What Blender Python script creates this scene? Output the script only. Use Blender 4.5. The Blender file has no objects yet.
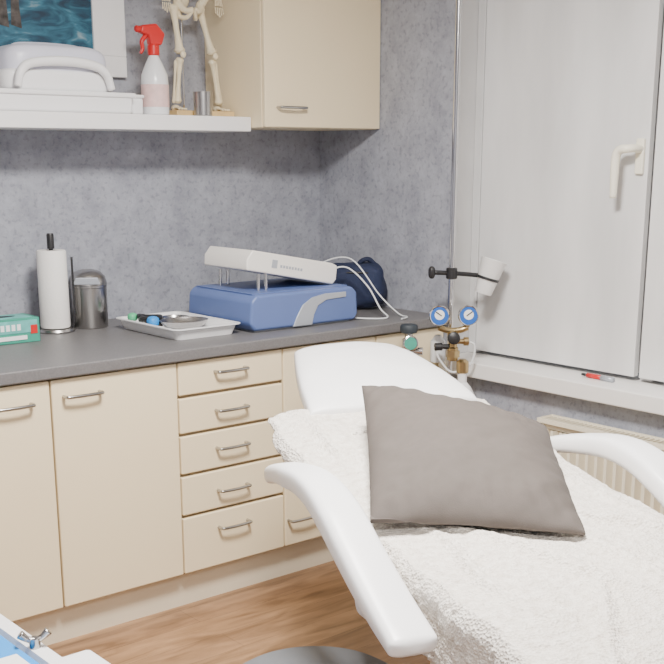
import bpy, bmesh, math, random
from mathutils import Vector, Matrix, noise
random.seed(4)
COL=bpy.context.collection
# ---------------------------------------------------------------- materials
def mat(name,col,rough=.5,metal=0,var=0,vscale=8,bump=0,bscale=60,spec=None,trans=0,emit=0,coords='Object',stretch=None):
    m=bpy.data.materials.new(name); m.use_nodes=True; nt=m.node_tree; b=nt.nodes['Principled BSDF']
    b.inputs['Base Color'].default_value=(*col,1); b.inputs['Roughness'].default_value=rough; b.inputs['Metallic'].default_value=metal
    if spec is not None: b.inputs['Specular IOR Level'].default_value=spec
    if trans: b.inputs['Transmission Weight'].default_value=trans
    if emit:
        b.inputs['Emission Color'].default_value=(*col,1); b.inputs['Emission Strength'].default_value=emit
    tc=nt.nodes.new('ShaderNodeTexCoord'); src=tc.outputs[coords]
    if stretch:
        mp=nt.nodes.new('ShaderNodeMapping'); mp.inputs['Scale'].default_value=stretch; nt.links.new(src,mp.inputs[0]); src=mp.outputs[0]
    if var:
        n=nt.nodes.new('ShaderNodeTexNoise'); n.inputs['Scale'].default_value=vscale; n.inputs['Detail'].default_value=6
        nt.links.new(src,n.inputs['Vector'])
        r=nt.nodes.new('ShaderNodeValToRGB'); r.color_ramp.elements[0].position=.3; r.color_ramp.elements[1].position=.7
        r.color_ramp.elements[0].color=(*[c*(1-var) for c in col],1); r.color_ramp.elements[1].color=(*[min(1,c*(1+var)) for c in col],1)
        nt.links.new(n.outputs[0],r.inputs[0]); nt.links.new(r.outputs[0],b.inputs['Base Color'])
    if bump:
        n=nt.nodes.new('ShaderNodeTexNoise'); n.inputs['Scale'].default_value=bscale; n.inputs['Detail'].default_value=4
        nt.links.new(src,n.inputs['Vector'])
        bp=nt.nodes.new('ShaderNodeBump'); bp.inputs['Strength'].default_value=bump; bp.inputs['Distance'].default_value=.004
        nt.links.new(n.outputs[0],bp.inputs['Height']); nt.links.new(bp.outputs[0],b.inputs['Normal'])
    return m
def wallpaper():
    m=mat('wallpaper_grey',(.3,.3,.31),.75); nt=m.node_tree; b=nt.nodes['Principled BSDF']
    tc=nt.nodes.new('ShaderNodeTexCoord')
    n1=nt.nodes.new('ShaderNodeTexNoise'); n1.inputs['Scale'].default_value=9; n1.inputs['Detail'].default_value=10; n1.inputs['Roughness'].default_value=.75
    n2=nt.nodes.new('ShaderNodeTexNoise'); n2.inputs['Scale'].default_value=55; n2.inputs['Detail'].default_value=3
    for n in (n1,n2): nt.links.new(tc.outputs['Object'],n.inputs['Vector'])
    r1=nt.nodes.new('ShaderNodeValToRGB'); e=r1.color_ramp.elements
    e[0].position=.34; e[0].color=(.265,.277,.325,1); e[1].position=.66; e[1].color=(.425,.44,.50,1)
    r2=nt.nodes.new('ShaderNodeValToRGB'); e=r2.color_ramp.elements
    e[0].position=.34; e[0].color=(.68,.68,.68,1); e[1].position=.46; e[1].color=(1,1,1,1)
    mx=nt.nodes.new('ShaderNodeMix'); mx.data_type='RGBA'; mx.blend_type='MULTIPLY'; mx.inputs['Factor'].default_value=.7
    nt.links.new(n1.outputs[0],r1.inputs[0]); nt.links.new(n2.outputs[0],r2.inputs[0])
    nt.links.new(r1.outputs[0],mx.inputs['A']); nt.links.new(r2.outputs[0],mx.inputs['B']); nt.links.new(mx.outputs['Result'],b.inputs['Base Color'])
    return m
def woodfloor():
    m=mat('laminate_oak',(.4,.22,.1),.42); nt=m.node_tree; b=nt.nodes['Principled BSDF']
    tc=nt.nodes.new('ShaderNodeTexCoord')
    br=nt.nodes.new('ShaderNodeTexBrick'); br.inputs['Scale'].default_value=1; br.inputs['Brick Width'].default_value=1.3; br.inputs['Row Height'].default_value=.13
    br.inputs['Mortar Size'].default_value=.0008; br.inputs['Color1'].default_value=(.36,.215,.115,1); br.inputs['Color2'].default_value=(.27,.155,.083,1); br.inputs['Mortar'].default_value=(.15,.09,.05,1)
    nt.links.new(tc.outputs['Object'],br.inputs['Vector'])
    mp=nt.nodes.new('ShaderNodeMapping'); mp.inputs['Scale'].default_value=(1.6,9,1); nt.links.new(tc.outputs['Object'],mp.inputs[0])
    n=nt.nodes.new('ShaderNodeTexNoise'); n.inputs['Scale'].default_value=2.2; n.inputs['Detail'].default_value=9; n.inputs['Distortion'].default_value=.8
    nt.links.new(mp.outputs[0],n.inputs['Vector'])
    r=nt.nodes.new('ShaderNodeValToRGB'); e=r.color_ramp.elements; e[0].position=.32; e[0].color=(.58,.54,.50,1); e[1].position=.68; e[1].color=(1.25,1.25,1.25,1)
    nt.links.new(n.outputs[0],r.inputs[0])
    mx=nt.nodes.new('ShaderNodeMix'); mx.data_type='RGBA'; mx.blend_type='MULTIPLY'; mx.inputs['Factor'].default_value=1
    nt.links.new(br.outputs['Color'],mx.inputs['A']); nt.links.new(r.outputs[0],mx.inputs['B']); nt.links.new(mx.outputs['Result'],b.inputs['Base Color'])
    return m
def seapaint():
    m=mat('sea_painting',(.1,.3,.35),.5); nt=m.node_tree; b=nt.nodes['Principled BSDF']
    tc=nt.nodes.new('ShaderNodeTexCoord'); mp=nt.nodes.new('ShaderNodeMapping'); mp.inputs['Scale'].default_value=(5,5,16)
    mp.inputs['Rotation'].default_value=(0,.35,0)
    n=nt.nodes.new('ShaderNodeTexNoise'); n.inputs['Scale'].default_value=1.6; n.inputs['Detail'].default_value=8; n.inputs['Distortion'].default_value=1.2
    nt.links.new(tc.outputs['Object'],mp.inputs[0]); nt.links.new(mp.outputs[0],n.inputs['Vector'])
    r=nt.nodes.new('ShaderNodeValToRGB'); e=r.color_ramp.elements; e[0].position=.3; e[0].color=(.01,.03,.06,1); e[1].position=.78; e[1].color=(.38,.47,.50,1)
    k=e.new(.45); k.color=(.012,.07,.12,1); k=e.new(.60); k.color=(.04,.17,.25,1)
    nt.links.new(n.outputs[0],r.inputs[0]); nt.links.new(r.outputs[0],b.inputs['Base Color'])
    return m
M=dict(
 wall=wallpaper(), floor=woodfloor(), paint=seapaint(),
 ceil=mat('ceiling_white',(.8,.8,.78),.8,var=.02),
 cream=mat('cream_laminate',(.87,.74,.50),.42,var=.015,vscale=3),
 creamd=mat('cream_carcass',(.42,.34,.24),.6,var=.02),
 plinth=mat('plinth_cream',(.74,.66,.51),.5,var=.02),
 counter=mat('worktop_grey',(.155,.15,.153),.42,var=.12,vscale=160),
 steel=mat('brushed_steel',(.46,.45,.44),.28,1,var=.03),
 chrome=mat('chrome',(.70,.70,.71),.14,1,var=.01),
 white=mat('white_plastic',(.87,.87,.88),.35,var=.01),
 whitelil=mat('pale_lilac_plastic',(.66,.67,.78),.35,var=.01),
 shelfw=mat('white_shelf',(.87,.86,.86),.45,var=.015),
 shutter=mat('shutter_paint',(.72,.72,.72),.6,var=.09,vscale=7,stretch=(1,1,.25),bump=.2,bscale=30),
 frame=mat('window_frame_paint',(.64,.64,.64),.55,var=.04),
 sill=mat('sill_white',(.86,.84,.82),.4,var=.02),
 ivory=mat('ivory_handle',(.90,.86,.72),.4,var=.02),
 rad=mat('radiator_cream',(.82,.75,.60),.45,var=.02),
 leather=mat('white_vinyl',(.9,.9,.91),.42,var=.01,bump=.05,bscale=120),
 arm=mat('white_arm_plastic',(.87,.87,.88),.33,var=.01),
 pillow=mat('taupe_fabric',(.095,.080,.071),.85,var=.05,vscale=40,bump=.2,bscale=400),
 black=mat('black_plastic',(.02,.02,.022),.4,var=.1),
 navy=mat('navy_fabric',(.014,.022,.06),.8,var=.2,bump=.5,bscale=50),
 blue=mat('device_blue',(.11,.165,.38),.4,var=.03),
 silver=mat('silver_plastic',(.42,.45,.50),.35,.3,var=.02),
 devw=mat('device_offwhite',(.85,.82,.77),.4,var=.01),
 paper=mat('paper_towel',(.87,.85,.82),.9,var=.02,bump=.3,bscale=90),
 bone=mat('bone',(.82,.73,.52),.5,var=.08,vscale=30),
 wood=mat('base_wood',(.68,.48,.22),.5,var=.15,vscale=10),
 red=mat('spray_red',(.62,.02,.02),.35,var=.03),
 label=mat('label_pink',(.78,.55,.53),.5,var=.1,vscale=40),
 bottle=mat('bottle_white',(.82,.84,.86),.25,var=.02),
 green=mat('box_green',(.04,.30,.22),.5,var=.15,vscale=20),
 teal=mat('box_teal',(.14,.48,.45),.5,var=.25,vscale=25),
 boxdark=mat('box_slot',(.03,.04,.05),.6,var=.1),
 gaugeb=mat('gauge_blue',(.02,.12,.48),.3,var=.03),
 brass=mat('brass',(.50,.38,.20),.3,1,var=.05),
 stool=mat('stool_vinyl',(.12,.13,.145),.5,var=.04),
 bluepad=mat('blue_pad',(.02,.28,.75),.5,var=.05),
 cupw=mat('cup_white',(.9,.9,.89),.45,var=.01),
 rock=mat('painted_rock',(.075,.065,.06),.7,var=.6,vscale=40),
 mint=mat('mint_plastic',(.1,.5,.25),.4,var=.05),
 tube=mat('tube_clear_white',(.75,.77,.78),.3,var=.01),
 glow=mat('lamp_diffuser',(1,.95,.88),.5,emit=6),
)
def towelmat():
    m=mat('terry_towel',(.80,.755,.69),.95); nt=m.node_tree; b=nt.nodes['Principled BSDF']
    b.inputs['Sheen Weight'].default_value=.15
    tc=nt.nodes.new('ShaderNodeTexCoord')
    v=nt.nodes.new('ShaderNodeTexVoronoi'); v.inputs['Scale'].default_value=170
    n=nt.nodes.new('ShaderNodeTexNoise'); n.inputs['Scale'].default_value=60; n.inputs['Detail'].default_value=5
    nt.links.new(tc.outputs['Object'],v.inputs['Vector']); nt.links.new(tc.outputs['Object'],n.inputs['Vector'])
    ad=nt.nodes.new('ShaderNodeMath'); ad.operation='ADD'; nt.links.new(v.outputs['Distance'],ad.inputs[0]); nt.links.new(n.outputs[0],ad.inputs[1])
    bp=nt.nodes.new('ShaderNodeBump'); bp.inputs['Strength'].default_value=.75; bp.inputs['Distance'].default_value=.005
    nt.links.new(ad.outputs[0],bp.inputs['Height']); nt.links.new(bp.outputs[0],b.inputs['Normal'])
    r=nt.nodes.new('ShaderNodeValToRGB'); e=r.color_ramp.elements; e[0].position=.3; e[0].color=(.70,.64,.565,1); e[1].position=.65; e[1].color=(.87,.825,.755,1)
    nt.links.new(n.outputs[0],r.inputs[0]); nt.links.new(r.outputs[0],b.inputs['Base Color'])
    return m
M['towel']=towelmat()
# ---------------------------------------------------------------- helpers
def root(name,loc=(0,0,0)):
    e=bpy.data.objects.new(name,None); e.location=loc; e.empty_display_size=.1; COL.objects.link(e); return e
def mk(name,verts,faces,m,parent=None,smooth=False,bev=0,seg=3,sub=0):
    me=bpy.data.meshes.new(name); me.from_pydata([tuple(v) for v in verts],[],faces); me.update()
    bm=bmesh.new(); bm.from_mesh(me); bmesh.ops.recalc_face_normals(bm,faces=bm.faces); bm.to_mesh(me); bm.free()
    o=bpy.data.objects.new(name,me); COL.objects.link(o)
    me.materials.append(M[m] if isinstance(m,str) else m)
    if smooth:
        for p in me.polygons: p.use_smooth=True
    if bev:
        md=o.modifiers.new('bevel','BEVEL'); md.width=bev; md.segments=seg; md.limit_method='ANGLE'; md.angle_limit=math.radians(40)
        for p in me.polygons: p.use_smooth=True
        wn=o.modifiers.new('wn','WEIGHTED_NORMAL'); wn.keep_sharp=False
    if sub:
        md=o.modifiers.new('sub','SUBSURF'); md.levels=sub; md.render_levels=sub
    if parent:
        o.parent=parent; o.matrix_parent_inverse=Matrix.Translation(parent.location).inverted()
    return o
BF=[(0,1,3,2),(4,6,7,5),(0,4,5,1),(2,3,7,6),(0,2,6,4),(1,5,7,3)]
def box(name,lo,hi,m,parent=None,bev=0,T=None,seg=3):
    vs=[Vector((x,y,z)) for x in (lo[0],hi[0]) for y in (lo[1],hi[1]) for z in (lo[2],hi[2])]
    if T: vs=[T@v for v in vs]
    return mk(name,vs,BF,m,parent,bev=bev,seg=seg)
def boxes(name,lst,m,parent=None,bev=0):
    V=[];Fc=[]
    for lo,hi in lst:
        k=len(V); V+=[(x,y,z) for x in (lo[0],hi[0]) for y in (lo[1],hi[1]) for z in (lo[2],hi[2])]
        Fc+=[tuple(i+k for i in f) for f in BF]
    return mk(name,V,Fc,m,parent,bev=bev)
def lathe(name,prof,m,parent=None,T=None,n=40,cap=True):
    V=[];Fc=[]
    for (r,z) in prof:
        for i in range(n):
            a=2*math.pi*i/n; V.append(Vector((r*math.cos(a),r*math.sin(a),z)))
    for j in range(len(prof)-1):
        for i in range(n):
            Fc.append((j*n+i,j*n+(i+1)%n,(j+1)*n+(i+1)%n,(j+1)*n+i))
    if cap:
        Fc.append(tuple(range(n))); Fc.append(tuple((len(prof)-1)*n+i for i in range(n)))
    if T: V=[T@v for v in V]
    o=mk(name,V,Fc,m,parent,smooth=True)
    es=o.modifiers.new('es','EDGE_SPLIT'); es.split_angle=math.radians(35)
    return o
def cat(pts,k=8):
    P=[Vector(p) for p in pts]; P=[P[0]*2-P[1]]+P+[P[-1]*2-P[-2]]; out=[]
    for i in range(1,len(P)-2):
        for j in range(k):
            t=j/k; a,b,c,d=P[i-1],P[i],P[i+1],P[i+2]
            out.append(.5*((2*b)+(c-a)*t+(2*a-5*b+4*c-d)*t*t+(3*b-a-3*c+d)*t**3))
    out.append(P[-2]); return out
def lerpl(r,f):
    if not isinstance(r,(list,tuple)): return r
    g=f*(len(r)-1); i=min(int(g),len(r)-2); return r[i]*(1-(g-i))+r[i+1]*(g-i)
def tube(name,pts,r,m,parent=None,n=10,k=8,raw=False):
    P=[Vector(p) for p in pts] if raw else cat(pts,k)
    V=[];Fc=[];N=len(P); pu=None
    for i,p in enumerate(P):
        d=(P[min(i+1,N-1)]-P[max(i-1,0)]).normalized()
        if pu is None:
            pu=Vector((0,0,1)) if abs(d.z)<.9 else Vector((1,0,0))
        s=d.cross(pu).normalized(); pu=s.cross(d).normalized()
        rr=lerpl(r,i/(N-1))
        for j in range(n):
            a=2*math.pi*j/n; V.append(p+(s*math.cos(a)+pu*math.sin(a))*rr)
    for i in range(N-1):
        for j in range(n): Fc.append((i*n+j,i*n+(j+1)%n,(i+1)*n+(j+1)%n,(i+1)*n+j))
    Fc.append(tuple(range(n))); Fc.append(tuple((N-1)*n+j for j in range(n)))
    return mk(name,V,Fc,m,parent,smooth=True)
def align(loc,d,up=(0,0,1)):
    q=Vector(d).normalized().to_track_quat('Z','Y'); return Matrix.Translation(loc)@q.to_matrix().to_4x4()
def cushion(name,c,T,m,parent,n=28,pw=.4,corner=0.0,pinch=0.0,wr=0.0,bottom=1.0,sub=1,seed=0):
    c=[Vector(x) for x in c]; nm=(c[1]-c[0]).cross(c[3]-c[0]).normalized()
    if nm.z<0: nm=-nm
    V=[];Fc=[];idx={}
    def pos(u,v):
        uu=u*math.sqrt(max(0,1-corner*v*v/2)); vv=v*math.sqrt(max(0,1-corner*u*u/2))
        uu*=1-pinch*(1-v*v); vv*=1-pinch*(1-u*u)
        a=(uu+1)/2; b=(vv+1)/2
        return c[0]*(1-a)*(1-b)+c[1]*a*(1-b)+c[2]*a*b+c[3]*(1-a)*b
    for side in (1,-1):
        for i in range(n+1):
            for j in range(n+1):
                u=math.sin(math.pi/2*(2*i/n-1)); v=math.sin(math.pi/2*(2*j/n-1))
                e=(i in(0,n)) or (j in(0,n))
                if side==-1 and e: idx[(side,i,j)]=idx[(1,i,j)]; continue
                h=T/2*max(0,(1-u**2)*(1-v**2))**pw*(1 if side==1 else bottom)
                p=pos(u,v)+nm*h*side
                if wr and not e:
                    q=p*9+Vector((seed,0,0)); p+=nm*side*wr*noise.noise(q)+nm*side*wr*.6*noise.noise(Vector((q.x*.6,q.y*3,q.z)))
                    ed=max(abs(u),abs(v)); tt=(v if abs(u)>abs(v) else u)
                    p+=nm*side*wr*.5*math.sin(tt*30+4*noise.noise(q))*max(0,(ed-.5)/.5)*(1-ed)*3.5
                idx[(side,i,j)]=len(V); V.append(p)
        for i in range(n):
            for j in range(n):
                Fc.append(tuple(idx[(side,a,b)] for a,b in ((i,j),(i+1,j),(i+1,j+1),(i,j+1))))
    return mk(name,V,Fc,m,parent,smooth=True,sub=sub)
def extr(name,poly,axis,lo,hi,m,parent=None,bev=0,T=None,seg=3):
    V=[]
    for h in (lo,hi):
        for (p,q) in poly:
            v=[p,q]; v.insert(axis,h); V.append(Vector(v))
    if T: V=[T@v for v in V]
    n=len(poly); Fc=[tuple(range(n)),tuple(range(n,2*n))]+[(i,(i+1)%n,n+(i+1)%n,n+i) for i in range(n)]
    return mk(name,V,Fc,m,parent,bev=bev,seg=seg)
# ---------------------------------------------------------------- room
X0,Y0,H=-4.7,-5.3,2.62
box('floor',(X0-.2,Y0-.2,-.1),(.4,.2,0),'floor')
box('ceiling',(X0-.2,Y0-.2,H),(.4,.2,H+.1),'ceil')
box('wall_back',(X0-.2,0,0),(.25,.2,H),'wall')
box('wall_left',(X0-.2,Y0-.2,0),(X0,0,H),'wall')
box('wall_front',(X0,Y0-.2,0),(.25,Y0,H),'wall')
WY0,WY1,WZ0,WZ1=-.82,-2.52,.72,2.38
boxes('wall_right',[((0,WY0,0),(.25,0,H)),((0,WY1,0),(.25,WY0,WZ0)),((0,WY1,WZ1),(.25,WY0,H)),((0,Y0,0),(.25,WY1,H))],'wall')
box('baseboard_right',(-.012,Y0+.01,0),(0,-.86,.07),'shelfw')
win=root('window_1',(.12,-1.65,.79))
box('sill_board',(-.065,WY1+.01,.721),(.2,WY0-.005,.782),'sill',win,bev=.006)
boxes('jamb',[((.004,WY0-.012,.783),(.24,WY0-.001,WZ1-.001)),((.004,WY1+.001,.783),(.24,WY1+.012,WZ1-.001)),((.004,WY1+.012,WZ1-.014),(.24,WY0-.012,WZ1-.001))],'frame',win)
boxes('outer_frame',[((.10,-.872,.783),(.2,WY0-.013,2.36)),((.10,WY1+.013,.783),(.2,-2.47,2.36)),((.10,-2.47,2.32),(.2,-.872,2.36)),((.13,-1.70,.783),(.2,-1.65,2.32))],'frame',win,bev=.004)
box('shutter_left',(.094,-1.646,.799),(.122,-.882,2.315),'shutter',win,bev=.003)
box('shutter_right',(.094,-2.46,.799),(.122,-1.668,2.315),'shutter',win,bev=.003)
box('glass_pane',(.17,-2.47,.8),(.175,-.88,2.31),'white',win)
for z in (2.20,1.0):
    lathe('hinge',[(.007,0),(.007,.07)],'frame',win,T=Matrix.Translation((.090,-.876,z)),n=12)
box('handle_plate',(.080,-1.633,1.505),(.094,-1.600,1.625),'ivory',win,bev=.005)
tube('handle_lever',[(.083,-1.618,1.59),(.045,-1.616,1.592),(.028,-1.60,1.59),(.028,-1.575,1.587),(.028,-1.560,1.565),(.028,-1.558,1.50),(.028,-1.558,1.425)],[.014,.014,.015,.015,.016,.015,.012],'ivory',win)
# radiator
rad=root('radiator',(-.08,-2,.12))
RY0,RY1=-1.40,-2.75
box('back_panel',(-.05,RY1,.13),(-.035,RY0,.62),'rad',rad,bev=.003)
N=int((RY0-RY1)/.04)
V=[];Fc=[]
prof=[(0,-.088),(.012,-.088),(.017,-.121),(.029,-.121),(.034,-.088)]
yy=[]
for i in range(N):
    for d,x in prof: yy.append((RY0-i*.04-d,x))
for (y,x) in yy: V+=[(x,y,.15),(x,y,.60)]
for i in range(len(yy)-1): Fc.append((2*i,2*i+1,2*i+3,2*i+2))
mk('front_ribs',V,Fc,'rad',rad)
boxes('front_panel',[((-.104,RY1,.13),(-.085,RY0,.15)),((-.106,RY1,.60),(-.085,RY0,.622)),((-.087,RY1,.13),(-.08,RY0,.62))],'rad',rad,bev=.002)
lst=[((-.123,RY1,.622),(-.113,RY0,.638)),((-.045,RY1,.622),(-.037,RY0,.638)),((-.123,RY0,.14),(-.037,RY0+.006,.638))]
for i in range(int((RY0-RY1)/.02)):
    y=RY0-i*.02; lst.append(((-.113,y-.005,.624),(-.045,y,.634)))
boxes('top_grille',lst,'rad',rad)
boxes('wall_brackets',[((-.036,-1.7,.3),(-.0005,-1.66,.5)),((-.036,-2.5,.3),(-.0005,-2.46,.5))],'rad',rad)
tube('feed_pipe',[(-.08,-1.44,.14),(-.08,-1.44,.05),(-.08,-1.44,.0)],.008,'rad',rad)
# ---------------------------------------------------------------- base cabinets
base=root('base_cabinet',(-1.4,-.4,0))
XL=-2.68
box('worktop',(XL-.02,-.816,.90),(-.001,-.001,.94),'counter',base,bev=.006)
box('carcass',(XL,-.774,.13),(-.001,-.001,.899),'creamd',base)
box('plinth',(XL,-.745,0),(-.001,-.70,.131),'plinth',base)
FY0,FY1=-.796,-.775
def front(n,x0,x1,z0,z1): box(n,(x0+.003,FY0,z0),(x1-.003,FY1,z1),'cream',base,bev=.005)
front('door_panel',XL,-2.213,.138,.893); front('door_panel',-2.213,-1.749,.138,.893); front('door_panel',-1.749,-1.284,.138,.893)
dz=[(.779,.893),(.646,.768),(.502,.635),(.353,.491),(.138,.342)]
for a,b in dz:
    front('drawer_front',-1.284,-.836,a,b)
front('door_panel',-.836,-.38,.138,.893); front('filler_panel',-.38,-.002,.138,.893)
def bow(x,z,w=.125,y=FY0,par=base,h=.03):
    tube('bow_handle',[(x-w/2,y+.002,z),(x-w/2,y-h*.8,z),(x-w/2+.012,y-h,z),(x,y-h-.003,z),(x+w/2-.012,y-h,z),(x+w/2,y-h*.8,z),(x+w/2,y+.002,z)],.0056,'steel',par,n=10,k=6)
for z in (.848,.711,.575,.42,.282): bow(-1.072,z)
bow(-1.644,.838); bow(-1.88,.830); bow(-2.32,.849); bow(-.757,.24)
# ---------------------------------------------------------------- wall cabinet + shelf
wc=root('wall_cabinet',(-.3,-.2,1.67))
box('cabinet_box',(-.600,-.376,1.672),(-.002,-.001,2.36),'cream',wc,bev=.002)
box('cabinet_door',(-.598,-.396,1.674),(-.004,-.378,2.358),'cream',wc,bev=.003)
bow(-.476,1.747,y=-.396,par=wc)
sh=box('wall_shelf',(-2.6,-.313,1.658),(-.604,-.001,1.712),'shelfw',bev=.003)
# ---------------------------------------------------------------- picture
pic=root('framed_painting',(-1.4,-.02,2.1))
px0,px1,pz0,pz1=-1.95,-.975,1.855,2.5
box('canvas',(px0+.1,-.018,pz0+.07),(px1-.13,-.012,pz1-.08),'paint',pic)
boxes('white_frame',[((px0,-.028,pz0),(px1,-.003,pz0+.075)),((px0,-.028,pz1-.08),(px1,-.003,pz1)),((px0,-.028,pz0+.075),(px0+.12,-.003,pz1-.08)),((px1-.135,-.028,pz0+.075),(px1,-.003,pz1-.08))],'white',pic,bev=.003)
box('backing',(px0+.02,-.012,pz0+.02),(px1-.02,-.002,pz1-.02),'shelfw',pic)
for i,(x,w,h) in enumerate([(-1.52,.03,.24),(-1.46,.022,.27),(-1.41,.02,.22),(-1.6,.05,.3)]):
    extr('painted_rock',[(x-w,pz0+.16),(x+w,pz0+.15),(x+w*.7,pz0+.12+h*.5),(x+w*.8,pz0+.1+h*.9),(x-w*.3,pz0+.1+h),(x-w*.8,pz0+.1+h*.6)],1,-.0195,-.0178,'rock',pic)
# ---------------------------------------------------------------- shelf items
S=1.712
cs=root('white_carrying_case',(-1.35,-.17,S))
box('lower_tray',(-1.66,-.29,S+.0005),(-1.11,-.05,S+.065),'white',cs,bev=.012)
box('tray_lip',(-1.67,-.298,S+.055),(-1.10,-.042,S+.072),'white',cs,bev=.006)
def sup(name,c,r,e,m,par,n=24,T=None):
    V=[];Fc=[]
    f=lambda w,k: math.copysign(abs(w)**k,w)
    for i in range(n+1):
        a=-math.pi/2+math.pi*i/n
        for j in range(2*n):
            b=2*math.pi*j/(2*n)
            v=Vector((c[0]+r[0]*f(math.cos(a),e)*f(math.cos(b),e),c[1]+r[1]*f(math.cos(a),e)*f(math.sin(b),e),c[2]+r[2]*f(math.sin(a),e)))
            V.append(T@v if T else v)
    for i in range(n):
        for j in range(2*n): Fc.append((i*2*n+j,i*2*n+(j+1)%(2*n),(i+1)*2*n+(j+1)%(2*n),(i+1)*2*n+j))
    o=mk(name,V,Fc,m,par,smooth=True)
    bm=bmesh.new(); bm.from_mesh(o.data); bmesh.ops.remove_doubles(bm,verts=bm.verts,dist=1e-5); bm.to_mesh(o.data); bm.free()
    return o
sup('case_body',(-1.37,-.17,S+.145),(.195,.10,.082),.45,'whitelil',cs)
sup('case_lower',(-1.37,-.17,S+.105),(.212,.108,.04),.35,'white',cs)
tube('carry_handle',[(-1.55,-.29,S+.08),(-1.535,-.293,S+.13),(-1.49,-.29,S+.158),(-1.37,-.29,S+.168),(-1.26,-.29,S+.158),(-1.215,-.293,S+.13),(-1.195,-.29,S+.08)],[.013,.015,.016,.017,.016,.015,.013],'white',cs)
tube('top_grip',[(-1.52,-.20,S+.19),(-1.49,-.20,S+.215),(-1.29,-.20,S+.215),(-1.24,-.20,S+.19)],.015,'whitelil',cs)
tr2=root('white_storage_box',(-1.05,-.17,S))
box('body',(-1.092,-.25,S+.0005),(-1.042,-.08,S+.06),'white',tr2,bev=.01)
box('lid',(-1.094,-.255,S+.058),(-1.040,-.075,S+.07),'white',tr2,bev=.005)
BX=-.962
sp=root('spray_bottle',(BX,-.2,S)); TB=Matrix.Translation((BX,-.2,S))
lathe('bottle_body',[(.045,0.001),(.050,.006),(.051,.06),(.051,.115),(.048,.145),(.031,.185),(.018,.21),(.016,.225)],'bottle',sp,T=TB)
lathe('label',[(.0516,.03),(.0516,.11)],'label',sp,T=TB,cap=False)
lathe('collar',[(.019,.213),(.022,.217),(.022,.247),(.016,.255)],'red',sp,T=TB,n=24)
extr('trigger_head',[(BX-.060,S+.29),(BX-.053,S+.315),(BX+.01,S+.325),(BX+.045,S+.29),(BX+.03,S+.25),(BX-.018,S+.247),(BX-.024,S+.28)],1,-.217,-.183,'red',sp,bev=.008)
tube('trigger_lever',[(BX-.027,-.2,S+.285),(BX-.048,-.2,S+.26),(BX-.046,-.2,S+.235),(BX-.055,-.2,S+.218)],[.009,.008,.007,.005],'red',sp)
lathe('nozzle',[(.011,0),(.012,.016),(.008,.02)],'red',sp,T=align((BX-.054,-.2,S+.302),(-1,0,0)),n=16)
mc=root('steel_cup',(-.76,-.25,S))
lathe('cup',[(.031,.0005),(.034,.003),(.036,.088),(.0345,.088),(.032,.008),(.0,.006)],'steel',mc,T=Matrix.Translation((-.795,-.268,S+.0)),cap=False)
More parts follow.
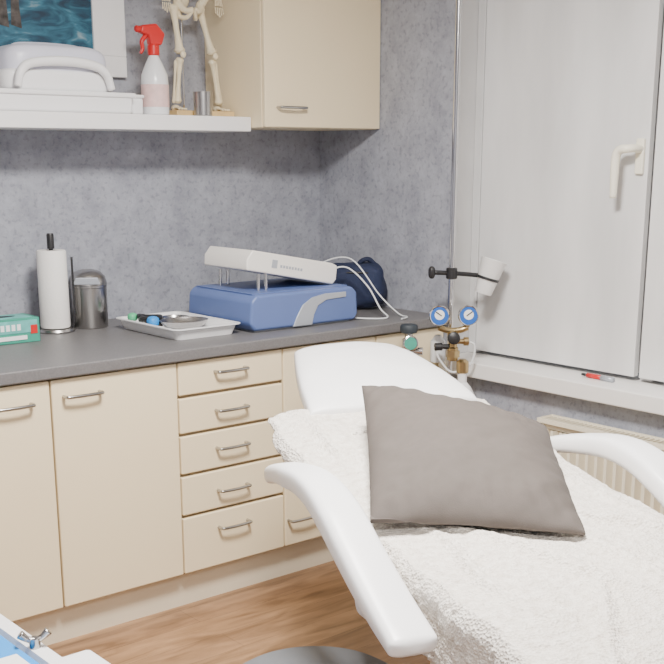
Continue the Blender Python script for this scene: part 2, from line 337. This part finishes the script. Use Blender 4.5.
# skeleton model
sk=root('anatomical_skeleton_model',(-.76,-.15,S))
cx,cy=-.765,-.14
extr('wood_base',[(cx-.115,cy-.08),(cx+.15,cy-.08),(cx+.15,cy+.09),(cx-.115,cy+.09)],2,S+.0005,S+.022,'wood',sk,bev=.004)
tube('support_rod',[(cx,cy+.05,S+.02),(cx,cy+.05,S+.3),(cx,cy+.04,S+.68)],.004,'chrome',sk)
def bone(p,q,r=.006,e=2.0,n='bone'):
    p=Vector(p);q=Vector(q); L=(q-p)
    pts=[p+L*t for t in (0,.06,.15,.35,.5,.65,.85,.94,1)]
    tube(n,pts,[r*e*.6,r*e,r*1.3,r,r*.95,r,r*1.3,r*e,r*e*.6],'bone',sk,raw=False,k=3)
for sg in (-1,1):
    hx=cx+(.05 if sg>0 else -.068); kx=cx+(.085 if sg>0 else -.062); ax=cx+(.125 if sg>0 else -.068)
    hip=(hx,cy,S+.405); knee=(kx,cy-.03,S+.23)
    bone(hip,knee,.0115,1.9,'femur')
    bone((kx-.002,cy-.03,S+.215),(ax,cy-.01,S+.05),.009,1.9,'tibia'); bone((kx+sg*.017,cy-.025,S+.205),(ax+sg*.014,cy-.005,S+.05),.0045,1.6,'fibula')
    sup('patella',(kx,cy-.052,S+.225),(.012,.008,.013),1,'bone',sk,n=8)
    sup('heel',(ax,cy+.005,S+.033),(.014,.022,.012),1,'bone',sk,n=8)
    for t in range(5):
        bone((ax+(t-2)*.005,cy-.01,S+.034),(ax+(t-2)*.009+sg*.004,cy-.065+abs(t-1.5)*.005,S+.027),.003,1.4,'metatarsal')
    tube('ilium',[(cx+sg*.012,cy+.02,S+.45),(cx+sg*.04,cy+.01,S+.485),(cx+sg*.072,cy-.01,S+.475),(cx+sg*.068,cy-.025,S+.44),(cx+sg*.05,cy-.01,S+.41),(cx+sg*.03,cy-.03,S+.385),(cx+sg*.004,cy-.04,S+.39)],[.012,.014,.011,.011,.018,.011,.009],'bone',sk)
    tube('ischium',[(cx+sg*.05,cy-.005,S+.405),(cx+sg*.038,cy+.005,S+.368),(cx+sg*.02,cy-.02,S+.362),(cx+sg*.005,cy-.038,S+.385)],[.013,.010,.008,.007],'bone',sk)
    shd=(cx+sg*.085,cy,S+.68); elb=(cx+sg*.115,cy,S+.56); wr=(cx+sg*.118,cy-.03,S+.45)
    bone(shd,elb,.006,1.9,'humerus'); bone(elb,wr,.004,1.8,'radius'); bone((elb[0]+.008,elb[1],elb[2]),(wr[0]+.008,wr[1],wr[2]),.003,1.8,'ulna')
    for t in range(5):
        x=wr[0]+(t-2)*.006; zz=wr[2]
        bone((x,cy-.03,zz-.01),(x+(t-2)*.002,cy-.035,zz-.04),.0022,1.4,'metacarpal'); bone((x+(t-2)*.002,cy-.035,zz-.044),(x+(t-2)*.003,cy-.04,zz-.08+abs(t-2)*.006),.0018,1.4,'finger')
    bone((cx+sg*.01,cy-.03,S+.67),(cx+sg*.085,cy,S+.675),.004,1.5,'clavicle')
    extr('scapula',[(cx+sg*.03,S+.66),(cx+sg*.08,S+.67),(cx+sg*.045,S+.58)],1,cy+.035,cy+.04,'bone',sk)
    for i in range(9):
        z=S+.655-i*.017; w=.045+.02*math.sin(math.pi*(i+1)/10)
        tube('rib',[(cx+sg*.006,cy+.03,z),(cx+sg*w*.8,cy+.025,z-.004),(cx+sg*w,cy-.01,z-.014),(cx+sg*w*.6,cy-.04,z-.022),(cx+sg*.006,cy-.045,z-.018)],.0026,'bone',sk,n=6,k=5)
for i in range(17):
    lathe('vertebra',[(.008,0),(.010,.003),(.008,.009)],'bone',sk,T=Matrix.Translation((cx,cy+.022,S+.455+i*.0148)),n=10)
sup('sacrum',(cx,cy+.025,S+.435),(.022,.012,.034),1,'bone',sk,n=10)
box('sternum',(cx-.006,cy-.048,S+.54),(cx+.006,cy-.043,S+.66),'bone',sk,bev=.002)
sup('skull',(cx,cy,S+.765),(.036,.045,.042),1,'bone',sk); sup('jaw',(cx,cy-.025,S+.728),(.022,.022,.018),.8,'bone',sk,n=12)
for sg in (-1,1): sup('eye_socket',(cx+sg*.014,cy-.04,S+.76),(.008,.006,.008),1,'black',sk,n=8)
# ---------------------------------------------------------------- counter items
C=.94
pt=root('paper_towel_holder',(-1.4,-.16,C)); T0=Matrix.Translation((-1.405,-.165,C))
lathe('base_plate',[(.0,.0005),(.069,.0005),(.071,.004),(.068,.012),(.0,.014)],'steel',pt,T=T0,cap=False)
lathe('towel_roll',[(.018,.016),(.052,.016),(.054,.022),(.053,.29),(.05,.296),(.018,.296)],'paper',pt,T=T0,cap=False)
lathe('centre_rod',[(.008,.01),(.008,.30),(.013,.302),(.013,.35),(.011,.356)],'black',pt,T=T0,n=16)
tube('side_arm',[(-1.35,-.195,C+.006),(-1.343,-.20,C+.08),(-1.343,-.20,C+.2),(-1.343,-.20,C+.27)],.004,'black',pt)
tb=root('steel_tabletop_bin',(-1.25,-.15,C)); T1=Matrix.Translation((-1.255,-.145,C))
lathe('bin_body',[(.0,.0005),(.067,.0005),(.070,.005),(.071,.15),(.073,.152),(.073,.16),(.071,.162)],'steel',tb,T=T1,cap=False)
lathe('dome_lid',[(.072,.162),(.071,.172),(.066,.19),(.05,.207),(.025,.216),(.0,.218)],'steel',tb,T=T1,cap=False)
extr('swing_flap',[(-.05,.166),(.05,.166),(.04,.192),(-.04,.192)],1,-.073,-.066,'silver',tb,T=T1@Matrix.Rotation(math.radians(-30),4,'Z'),bev=.003)
gb=root('glove_box',(-1.67,-.3,C)); 
box('carton',(-1.79,-.335,C+.0005),(-1.55,-.21,C+.085),'green',gb,bev=.002)
box('front_label',(-1.78,-.337,C+.035),(-1.56,-.334,C+.078),'teal',gb)
box('white_stripe',(-1.78,-.338,C+.012),(-1.60,-.3345,C+.026),'white',gb)
box('top_label',(-1.77,-.32,C+.085),(-1.57,-.225,C+.0865),'teal',gb)
box('red_end',(-1.585,-.3375,C+.03),(-1.56,-.3345,C+.06),'red',gb)
for k in range(6):
    box('lettering',(-1.735+.02*k,-.3385,C+.045),(-1.722+.02*k,-.3365,C+.066),'white',gb)
sup('dispensing_slot',(-1.67,-.272,C+.087),(.06,.02,.002),1,'boxdark',gb,n=10)
tr=root('instrument_tray',(-1.07,-.45,C)); TT=Matrix.Translation((-1.06,-.452,C))
def rr(a,b,r,n=6):
    o=[]
    for (cx_,cy_,s0) in ((a-r,b-r,0),(-a+r,b-r,90),(-a+r,-b+r,180),(a-r,-b+r,270)):
        for i in range(n+1):
            t=math.radians(s0+90*i/n); o.append((cx_+r*math.cos(t),cy_+r*math.sin(t)))
    return o
def traymesh(name,a,b,h,m,par,T,th=.004,rim=.01):
    rings=[(rr(a-.02,b-.02,.02),.0005),(rr(a-.006,b-.006,.028),h-.002),(rr(a+rim-.004,b+rim-.004,.032),h),(rr(a+rim-.004,b+rim-.004,.032),h+.003),(rr(a-.008,b-.008,.026),h+.003),(rr(a-.026,b-.026,.018),th+.001)]
    V=[];Fc=[];n=len(rings[0][0])
    for pts,z in rings: V+=[T@Vector((p,q,z)) for p,q in pts]
    for k in range(len(rings)-1):
        for i in range(n): Fc.append((k*n+i,k*n+(i+1)%n,(k+1)*n+(i+1)%n,(k+1)*n+i))
    Fc.append(tuple(range(n))); Fc.append(tuple((len(rings)-1)*n+i for i in range(n)))
    return mk(name,V,Fc,m,par)
traymesh('tray_shell',.140,.21,.038,'white',tr,TT)
lathe('steel_dish',[(.0,.006),(.045,.007),(.068,.02),(.078,.036),(.082,.037),(.068,.017),(.045,.0045),(0,.0045)],'steel',tr,T=TT@Matrix.Translation((.01,-.03,.008))@Matrix.Diagonal((1.15,.95,1,1)),cap=False)
lathe('steel_dish',[(.0,.006),(.04,.007),(.05,.03),(.053,.031),(.044,.005),(0,.0045)],'steel',tr,T=TT@Matrix.Translation((.06,.11,.006)),cap=False)
tube('black_cord',[TT@Vector(p) for p in ((-.07,.14,.03),(-.10,.08,.045),(-.06,.04,.05),(-.02,.09,.045),(-.04,.15,.04),(-.09,.12,.05),(-.08,.05,.035),(-.05,.02,.03))],.010,'black',tr)
sup('blue_cap',(0,0,0),(.022,.022,.02),.8,'bluepad',tr,n=12,T=TT@Matrix.Translation((-.085,.03,.04)))
sup('mint_cap',(0,0,0),(.018,.018,.016),.8,'mint',tr,n=12,T=TT@Matrix.Translation((-.10,.15,.045)))
tube('steel_probe',[TT@Vector(p) for p in ((-.10,-.13,.012),(-.02,-.15,.012),(.06,-.17,.012))],.005,'steel',tr)
# ---------------------------------------------------------------- blue/white therapy device
dv=root('therapy_device',(-.64,-.45,C))
bx0,bx1,by0,by1=-.895,-.375,-.685,-.27
extr('blue_body',[(bx0+.02,C+.006),(bx0,C+.03),(bx0+.006,C+.115),(bx0+.03,C+.137),(bx1-.03,C+.137),(bx1-.004,C+.115),(bx1,C+.03),(bx1-.015,C+.006)],1,by0,by1,'blue',dv,bev=.012,seg=4)
box('grey_foot',(bx0+.03,by0+.02,C+.0005),(bx1-.03,by1-.02,C+.008),'silver',dv)
o1=[(-.70,C+.008),(-.685,C+.04),(-.655,C+.085),(-.61,C+.110),(-.545,C+.120),(-.44,C+.120)]
o2=[(-.44,C+.100),(-.54,C+.096),(-.58,C+.078),(-.60,C+.045),(-.61,C+.008)]
extr('silver_arch',o1+o2,1,by0-.004,by0+.003,'silver',dv,bev=.002)
box('top_deck',(bx0+.03,by0+.03,C+.136),(bx1-.03,by1-.02,C+.140),'blue',dv,bev=.002)
ang=math.atan2(.085,.44); LT=Matrix.Translation((-.435,-.475,C+.140))@Matrix.Rotation(ang,4,'Y')
extr('white_lid',[(-.43,.0),(-.435,.04),(-.415,.076),(-.03,.080),(.0,.074),(.004,.02),(-.01,.0)],1,-.14,.14,'devw',dv,bev=.006,T=LT,seg=4)
box('lid_mark',(-.32,-.1415,.025),(-.295,-.139,.055),'silver',dv,T=LT)
for k in range(8): box('lid_lettering',(-.28+.014*k,-.1412,.03),(-.271+.014*k,-.1395,.04),'silver',dv,T=LT)
for x,y in ((-.785,-.585),(-.75,-.585),(-.80,-.36),(-.765,-.36)):
    lathe('lid_peg',[(.007,0),(.007,.065)],'chrome',dv,T=Matrix.Translation((x,y,C+.139)),n=12)
tube('hose',[(-.385,-.5,C+.09),(-.35,-.48,C+.17),(-.29,-.52,C+.19),(-.25,-.60,C+.12),(-.235,-.66,C+.035),(-.25,-.72,C+.006),(-.33,-.70,C+.006),(-.37,-.62,C+.006)],.0035,'tube',dv)
tube('lead',[(-.41,-.42,C+.15),(-.33,-.40,C+.20),(-.25,-.5,C+.22),(-.20,-.62,C+.08),(-.17,-.70,C+.012),(-.18,-.76,C+.006),(-.24,-.79,C+.006)],.003,'tube',dv)
# ---------------------------------------------------------------- navy bag
bg=root('navy_pouch_bag',(-.16,-.34,C))
BC=Vector((-.145,-.42,C+.098))
BT=Matrix.Translation(BC)@Matrix.Rotation(math.radians(-42),4,'Z')
o=sup('bag_body',(0,0,0),(.118,.065,.093),.6,'navy',bg,n=28,T=BT)
for v in o.data.vertices:
    q=Vector(v.co)
    if q.z>C+.02: v.co=q+Vector((0,0,1))*.02*noise.noise(q*14)+(q-BC)*.2*noise.noise(q*11+Vector((3,1,2)))
tube('bag_handle',[BT@Vector(p) for p in ((.0,0,.08),(.02,-.01,.105),(.05,-.01,.11),(.08,0,.08))],.010,'navy',bg)
tube('bag_zip',[BT@Vector(p) for p in ((-.09,-.045,.055),(-.03,-.062,.06),(.03,-.062,.06),(.09,-.045,.05))],.004,'black',bg)
# ---------------------------------------------------------------- oxygen stand
ox=root('oxygen_stand',(-.13,-.95,0))
PX,PY=-.13,-.95
lathe('pole',[(.0115,.03),(.0115,2.35)],'chrome',ox,T=Matrix.Translation((PX,PY,0)),n=16)
for k in range(5):
    t=2*math.pi*k/5+.3
    tube('stand_foot',[(PX,PY,.05),(PX+.06*math.cos(t),PY+.06*math.sin(t),.045),(PX+.10*math.cos(t),PY+.10*math.sin(t),.012)],.009,'chrome',ox)
lathe('hub',[(.02,.0),(.03,.005),(.03,.05),(.02,.06)],'black',ox,T=Matrix.Translation((PX,PY,.02)))
lathe('cylinder',[(.0,.06),(.06,.06),(.065,.07),(.065,.60),(.06,.65),(.035,.70),(.018,.72),(.018,.76)],'white',ox,T=Matrix.Translation((PX-.02,PY-.09,0)),cap=False)
boxes('cylinder_bracket',[((PX-.06,PY-.03,.40),(PX+.03,PY+.015,.43))],'steel',ox)
lathe('valve_body',[(.018,.755),(.024,.76),(.024,.80),(.012,.81)],'brass',ox,T=Matrix.Translation((PX-.02,PY-.09,0)),n=20)
GD=Vector((-.75,-.85,.1)).normalized(); GS=Vector((.80,-.60,0)).normalized()
gc=Vector((-.165,-1.0,.975)); D=Vector((0,0,1))
lathe('regulator_core',[(.014,0),(.022,.004),(.022,.05),(.017,.055),(.017,.08),(.022,.085),(.022,.11),(.012,.12)],'brass',ox,T=Matrix.Translation((gc.x,gc.y,.80)),n=20)
lathe('hex_nut',[(.028,.815),(.028,.84)],'brass',ox,T=Matrix.Translation((gc.x,gc.y,0)),n=6)
tube('regulator_bar',[gc-GS*.056-D*.045,gc-GS*.03-D*.055,gc-D*.058,gc+GS*.03-D*.055,gc+GS*.056-D*.045],.012,'brass',ox)
for sg in (-1,1):
    g=gc+GS*.056*sg
    lathe('gauge_case',[(0,0),(.037,0),(.040,.004),(.040,.022),(.037,.026),(.034,.0235)],'chrome',ox,T=align(g,GD),n=32,cap=False)
    lathe('gauge_dial',[(.0,.0225),(.0345,.0225)],'gaugeb',ox,T=align(g,GD),n=32,cap=False)
    lathe('gauge_centre',[(.0,.0235),(.019,.0235)],'cupw',ox,T=align(g+D*.004,GD),n=20,cap=False)
    tube('gauge_needle',[g+GD*.025-GS*.008*sg,g+GD*.025+GS*.014*sg+D*.016],.0022,'black',ox,raw=True,n=6)
    tube('gauge_stem',[g,g-D*.045],.008,'brass',ox,raw=True)
lathe('flow_knob',[(.018,0),(.024,.004),(.024,.028),(.018,.032)],'black',ox,T=align(gc-D*.085+GD*.012,GD),n=20)
lathe('side_valve',[(.010,0),(.010,.04),(.017,.042),(.017,.06),(.010,.062)],'brass',ox,T=align(gc-D*.10,GS),n=16)
lathe('side_valve',[(.010,0),(.010,.04),(.015,.042),(.015,.07),(.010,.072)],'black',ox,T=align(gc-D*.12,-GS),n=16)
tube('oxygen_tube',[gc-D*.10+GS*.06,gc+GS*.085-D*.12,gc+GS*.07-D*.19,gc-GS*.0-D*.22,gc-GS*.05-D*.17,gc-GS*.07-D*.12],.0045,'tube',ox)
lathe('humidifier_bottle',[(.0,.78),(.028,.78),(.03,.785),(.03,.86),(.022,.87),(.012,.885)],'bottle',ox,T=Matrix.Translation((PX-.01,PY+.055,0)),cap=False)
az=1.13
lathe('clamp_block',[(.018,0),(.022,.003),(.022,.04),(.018,.043)],'black',ox,T=Matrix.Translation((PX,PY,az-.022)),n=20)
tube('clamp_arm',[(PX-.06,PY+.035,az+.004),(PX,PY,az),(PX+.06,PY-.035,az-.006),(PX+.105,PY-.065,az-.012)],.009,'black',ox)
sup('clamp_knob',(PX-.068,PY+.04,az+.004),(.013,.013,.024),.8,'black',ox,n=10)
CTM=Matrix.Translation((PX+.095,PY-.078,az-.078))@Matrix.Rotation(math.radians(17),4,Vector((.8,-.6,0)).cross(Vector((0,0,-1))))
lathe('cup_ring',[(.036,.055),(.044,.055),(.044,.065),(.036,.065),(.036,.055)],'black',ox,T=CTM,cap=False)
lathe('plastic_cup',[(0,.0),(.031,.0),(.033,.003),(.050,.130),(.053,.134),(.049,.134),(.0315,.006),(0,.004)],'cupw',ox,T=CTM,cap=False)
oc=root('gas_bottle',(-.30,-.90,0)); T2=Matrix.Translation((-.300,-.895,.035))
lathe('bottle',[(0,-.034),(.052,-.034),(.056,-.02),(.056,.66),(.05,.71),(.03,.755),(.016,.775),(.016,.80)],'silver',oc,T=T2,cap=False)
lathe('valve',[(.016,.795),(.026,.80),(.026,.85),(.015,.855),(.015,.875)],'steel',oc,T=T2,n=20)
lathe('hand_wheel',[(.014,.872),(.032,.876),(.035,.884),(.035,.900),(.030,.907),(.0,.91)],'boxdark',oc,T=T2,n=12,cap=False)
lathe('top_gauge',[(.0,0),(.028,0),(.03,.003),(.03,.02),(.026,.022),(0,.0205)],'chrome',oc,T=align((-.32,-.922,.875),(-.6,-.8,.1)),n=24,cap=False)
lathe('gauge_face',[(.0,.0225),(.024,.0225)],'green',oc,T=align((-.32,-.922,.875),(-.6,-.8,.1)),n=24,cap=False)
lathe('side_outlet',[(.011,0),(.011,.035),(.015,.036),(.015,.055)],'chrome',oc,T=align((-.300,-.895,.84),(.6,-.8,0)),n=16)
pn=root('red_marker_pen',(.03,-1.55,.785))
tube('barrel',[(.034,-1.49,.791),(.032,-1.53,.791),(.03,-1.56,.791)],.009,'red',pn,raw=True)
tube('cap',[(.03,-1.555,.791),(.026,-1.61,.791)],.0095,'silver',pn,raw=True)
tube('tip',[(.034,-1.49,.791),(.035,-1.465,.791)],.005,'black',pn,raw=True)
# ---------------------------------------------------------------- treatment chair
av=Vector((-.33,-.944,0)).normalized(); wv=Vector((.944,-.33,0)).normalized(); O=Vector((-1.313,-1.981,0))
def W(s,w,z): return O+av*s+wv*w+Vector((0,0,z))
CT=Matrix(((av.x,wv.x,0,O.x),(av.y,wv.y,0,O.y),(0,0,1,0),(0,0,0,1)))
ch=root('treatment_chair',tuple(W(.5,0,0)))
def pad(name,s0,z0,s1,z1,w,T):
    return cushion(name,[W(s0,-w,z0),W(s1,-w,z1),W(s1,w,z1),W(s0,w,z0)],T,'leather',ch,pw=.16,corner=.18,n=24)
pad('backrest',-.34,.825,.36,.735,.29,.15)
pad('seat',.34,.73,.98,.725,.30,.15)
pad('leg_rest',.97,.725,1.62,.66,.28,.14)
cushion('headrest',[W(-.68,-.115,.985),W(-.20,-.24,.895),W(-.20,.30,.895),W(-.68,.225,.985)],.10,'leather',ch,pw=.26,corner=.22,n=30,wr=.003,seed=2)
box('under_frame',(-.22,-.2,.62),(1.05,.2,.675),'arm',ch,bev=.015,T=CT)
box('back_shell',(-.28,-.26,.70),(.35,.26,.76),'arm',ch,bev=.02,T=CT)
extr('column',[(.3,.08),(.7,.08),(.62,.63),(.38,.63)],1,-.14,.14,'arm',ch,bev=.03,T=CT)
extr('foot_base',[(-.02,.0),(1.15,.0),(1.13,.06),(.75,.10),(.25,.10),(0,.06)],1,-.24,.24,'arm',ch,bev=.02,T=CT)
def arm(sg):
    path=[(-.03,.79),(.03,.822),(.15,.852),(.28,.872),(.38,.868),(.47,.845),(.56,.808),(.66,.768),(.75,.737),(.82,.717),(.85,.708)]
    pts=cat([Vector((s,0,z)) for s,z in path],6); N=len(pts); V=[];Fc=[];n=20
    for i,p in enumerate(pts):
        f=i/(N-1); d=(pts[min(i+1,N-1)]-pts[max(i-1,0)]).normalized(); nn=Vector((-d.z,0,d.x))
        if nn.z<0: nn=-nn
        endr=min(1,math.sqrt(max(0,1-max(0,(.05-f)/.05)**2)))*min(1,math.sqrt(max(0,1-max(0,(f-.93)/.07)**2)))
        hw=(.036+.014*min(1,f/.5))*max(endr,.12); ht=(.018+.014*math.sin(math.pi*f))*max(endr,.15)
        wc_=sg*(.405-.03*max(0,.25-f)/.25)
        for j in range(n):
            t=2*math.pi*j/n; e=.55
            x=math.copysign(abs(math.cos(t))**e,math.cos(t))*hw; y=math.copysign(abs(math.sin(t))**e,math.sin(t))*ht
            q=p+nn*y; V.append(W(q.x,wc_+x,q.z))
    for i in range(N-1):
        for j in range(n): Fc.append((i*n+j,i*n+(j+1)%n,(i+1)*n+(j+1)%n,(i+1)*n+j))
    Fc.append(tuple(range(n))); Fc.append(tuple((N-1)*n+j for j in range(n)))
    mk('armrest',V,Fc,'arm',ch,smooth=True,sub=1)
    tube('armrest_support',[W(.60,sg*.40,.77),W(.60,sg*.40,.70),W(.55,sg*.34,.66),W(.52,sg*.2,.65)],.02,'arm',ch)
arm(-1); arm(1)
# towel draped over chair
def zsurf(s):
    pts=[(-.4,.93),(-.22,.90),(.0,.865),(.3,.822),(.6,.812),(1.0,.808),(1.65,.74)]
    for (a0,z0),(a1,z1) in zip(pts,pts[1:]):
        if s<=a1: return z0+(z1-z0)*(s-a0)/(a1-a0)
    return pts[-1][1]
ns,nw=380,200; V=[];Fc=[]
def fold(s,w,s0,w0,ang,ln,wd,h):
    c_,s_=math.cos(ang),math.sin(ang); a=(s-s0)*c_+(w-w0)*s_; b=-(s-s0)*s_+(w-w0)*c_+.03*math.sin(a*9)
    return h*math.exp(-(b/wd)**2)*math.exp(-(a/ln)**2)
FO=[(.75,-.1,.5,.25,.014,.017),(.62,.15,1.0,.22,.016,.018),(.9,.05,.2,.3,.016,.017),(.1,-.2,.7,.15,.014,.014),(.45,.24,.3,.2,.012,.012),(1.05,-.15,-.3,.25,.016,.015),(.95,.22,-.2,.2,.014,.015),(-.05,-.24,.2,.15,.012,.014),(.7,-.24,.1,.25,.012,.013)]
for i in range(ns+1):
    for j in range(nw+1):
        f=j/nw*2-1; s=-.25+1.75*i/ns+.025*noise.noise(Vector((f*4,0,1)))*(1 if i<40 else 0)
        if s<.1: L=.325+.055*(s+.25)/.35
        elif s<.45: L=.38+.08*(s-.1)/.35
        else: L=.46
        L+=.012*noise.noise(Vector((s*7,math.copysign(3,f),0)))
        d=f*L; half=.300
        if abs(d)<half: w=d; dz_=-.012*(abs(d)/half)**4
        else:
            e=abs(d)-half; w=math.copysign(half+.028*math.sin(min(1,e/.05)*math.pi/2),d); dz_=-.012-max(0,e-.012)
        q=W(s,w,zsurf(s)+dz_)
        nz=noise.noise(q*5)*.010+noise.noise(q*24)*.0025+noise.noise(q*75)*.0027+noise.noise(q*150)*.0014
        fz=sum(fold(s,w,*p) for p in FO)
        if abs(d)<half: q.z+=nz+fz+.005
        else: q+=wv*math.copysign(abs(nz)*1.5+.004+.010*abs(math.sin(s*16)),d)
        V.append(q)
for i in range(ns):
    for j in range(nw): k=i*(nw+1)+j; Fc.append((k,k+1,k+nw+2,k+nw+1))
o=mk('terry_towel',V,Fc,'towel',None,smooth=True)
md=o.modifiers.new('solid','SOLIDIFY'); md.thickness=.008; md.offset=-1
# cushion
pl=root('grey_throw_pillow',tuple(W(.32,0,.88)))
cushion('pillow',[W(-.09,-.125,.995),W(.49,-.345,.835),W(.715,.03,.833),W(.215,.24,.925)],.165,'pillow',pl,n=56,pw=.44,pinch=.028,wr=.010,seed=3,bottom=.45)
# ---------------------------------------------------------------- round stool
st=root('round_stool',(-1.92,-2.3,0)); T3=Matrix.Translation((-1.93,-2.305,.006))
lathe('seat_cushion',[(0,.43),(.18,.43),(.193,.44),(.198,.465),(.193,.487),(.175,.499),(.0,.503)],'stool',st,T=T3,cap=False,n=56)
lathe('seat_pan',[(0,.415),(.16,.415),(.165,.43),(0,.43)],'black',st,T=T3,cap=False)
lathe('gas_lift',[(.025,.08),(.025,.25),(.014,.25),(.014,.42)],'chrome',st,T=T3,n=20)
for k in range(5):
    t=2*math.pi*k/5+.2; d=Vector((math.cos(t),math.sin(t),0)); c0=Vector((-1.93,-2.305,0))
    tube('spider_leg',[c0+Vector((0,0,.11)),c0+d*.12+Vector((0,0,.10)),c0+d*.23+Vector((0,0,.065))],.014,'chrome',st)
    lathe('caster',[(.022,-.012),(.025,-.008),(.025,.008),(.022,.012)],'black',st,T=align(c0+d*.235+Vector((0,0,.026)),Vector((-d.y,d.x,0))),n=20)
# ---------------------------------------------------------------- trolley lower left
ty=root('equipment_trolley',(-2.6,-2.0,0))
TM=Matrix.Translation((-2.62,-1.98,.50))
traymesh('top_tray',.27,.42,.05,'white',ty,TM,rim=.03)
box('blue_sheet',(-2.84,-2.37,.535),(-2.375,-1.60,.558),'bluepad',ty,bev=.006)
box('folded_paper',(-2.80,-2.33,.5585),(-2.40,-1.90,.567),'paper',ty,bev=.003)
boxes('legs',[((-2.84,-2.35,.03),(-2.81,-2.32,.5)),((-2.84,-1.64,.03),(-2.81,-1.61,.5)),((-2.43,-2.35,.03),(-2.40,-2.32,.5)),((-2.43,-1.64,.03),(-2.40,-1.61,.5))],'arm',ty,bev=.006)
box('side_plate',(-2.34,-2.35,.50),(-2.245,-1.925,.545),'white',ty,bev=.014)
box('lower_shelf',(-2.84,-2.35,.2),(-2.40,-1.61,.22),'white',ty,bev=.004)
for x in (-2.825,-2.415):
    for y in (-2.335,-1.625):
        lathe('wheel',[(.024,-.01),(.028,-.006),(.028,.006),(.024,.01)],'black',ty,T=align((x,y,.0285),(1,0,0)),n=20)
lathe('nut_stem',[(.012,0),(.012,.025)],'steel',ty,T=Matrix.Translation((-2.345,-1.87,.55)),n=14)
for sg in (-1,1):
    tube('wing_nut',[Vector((-2.345,-1.87,.568)),Vector((-2.345+.015*sg,-1.87-.005*sg,.575)),Vector((-2.345+.028*sg,-1.87-.01*sg,.587))],[.008,.007,.010],'steel',ty)
# ---------------------------------------------------------------- lights
def lamp(nm,x,y,p,size,col):
    r=root(nm,(x,y,H))
    lathe('housing',[(0,-.001),(size*.55,-.001),(size*.56,-.03),(size*.5,-.035)],'white',r,T=Matrix.Translation((x,y,H)),cap=False)
    lathe('diffuser',[(0,-.034),(size*.5,-.034)],'glow',r,T=Matrix.Translation((x,y,H)),cap=False)
    l=bpy.data.lights.new(nm+'_light','AREA'); l.shape='DISK'; l.size=size; l.energy=p; l.color=col
    o=bpy.data.objects.new('light_source',l); o.location=(x,y,H-.05); COL.objects.link(o); o.parent=r; o.matrix_parent_inverse=Matrix.Translation(r.location).inverted()
lamp('ceiling_lamp',-1.75,-2.2,145,.6,(1,.96,.91))
lamp('ceiling_lamp.001',-3.3,-4.2,72,.6,(1,.96,.91))
w=bpy.data.worlds.new('world'); bpy.context.scene.world=w; w.use_nodes=True; w.node_tree.nodes['Background'].inputs[0].default_value=(.6,.65,.7,1); w.node_tree.nodes['Background'].inputs[1].default_value=.3
# ---------------------------------------------------------------- camera
cd=bpy.data.cameras.new('camera'); c=bpy.data.objects.new('camera',cd); COL.objects.link(c)
c.location=(-3.288,-3.962,1.57); c.rotation_euler=(math.radians(90-14.76),0,math.radians(-40.3))
cd.sensor_width=36; cd.lens=60.72; cd.shift_y=.1777; cd.clip_start=.05
bpy.context.scene.camera=c
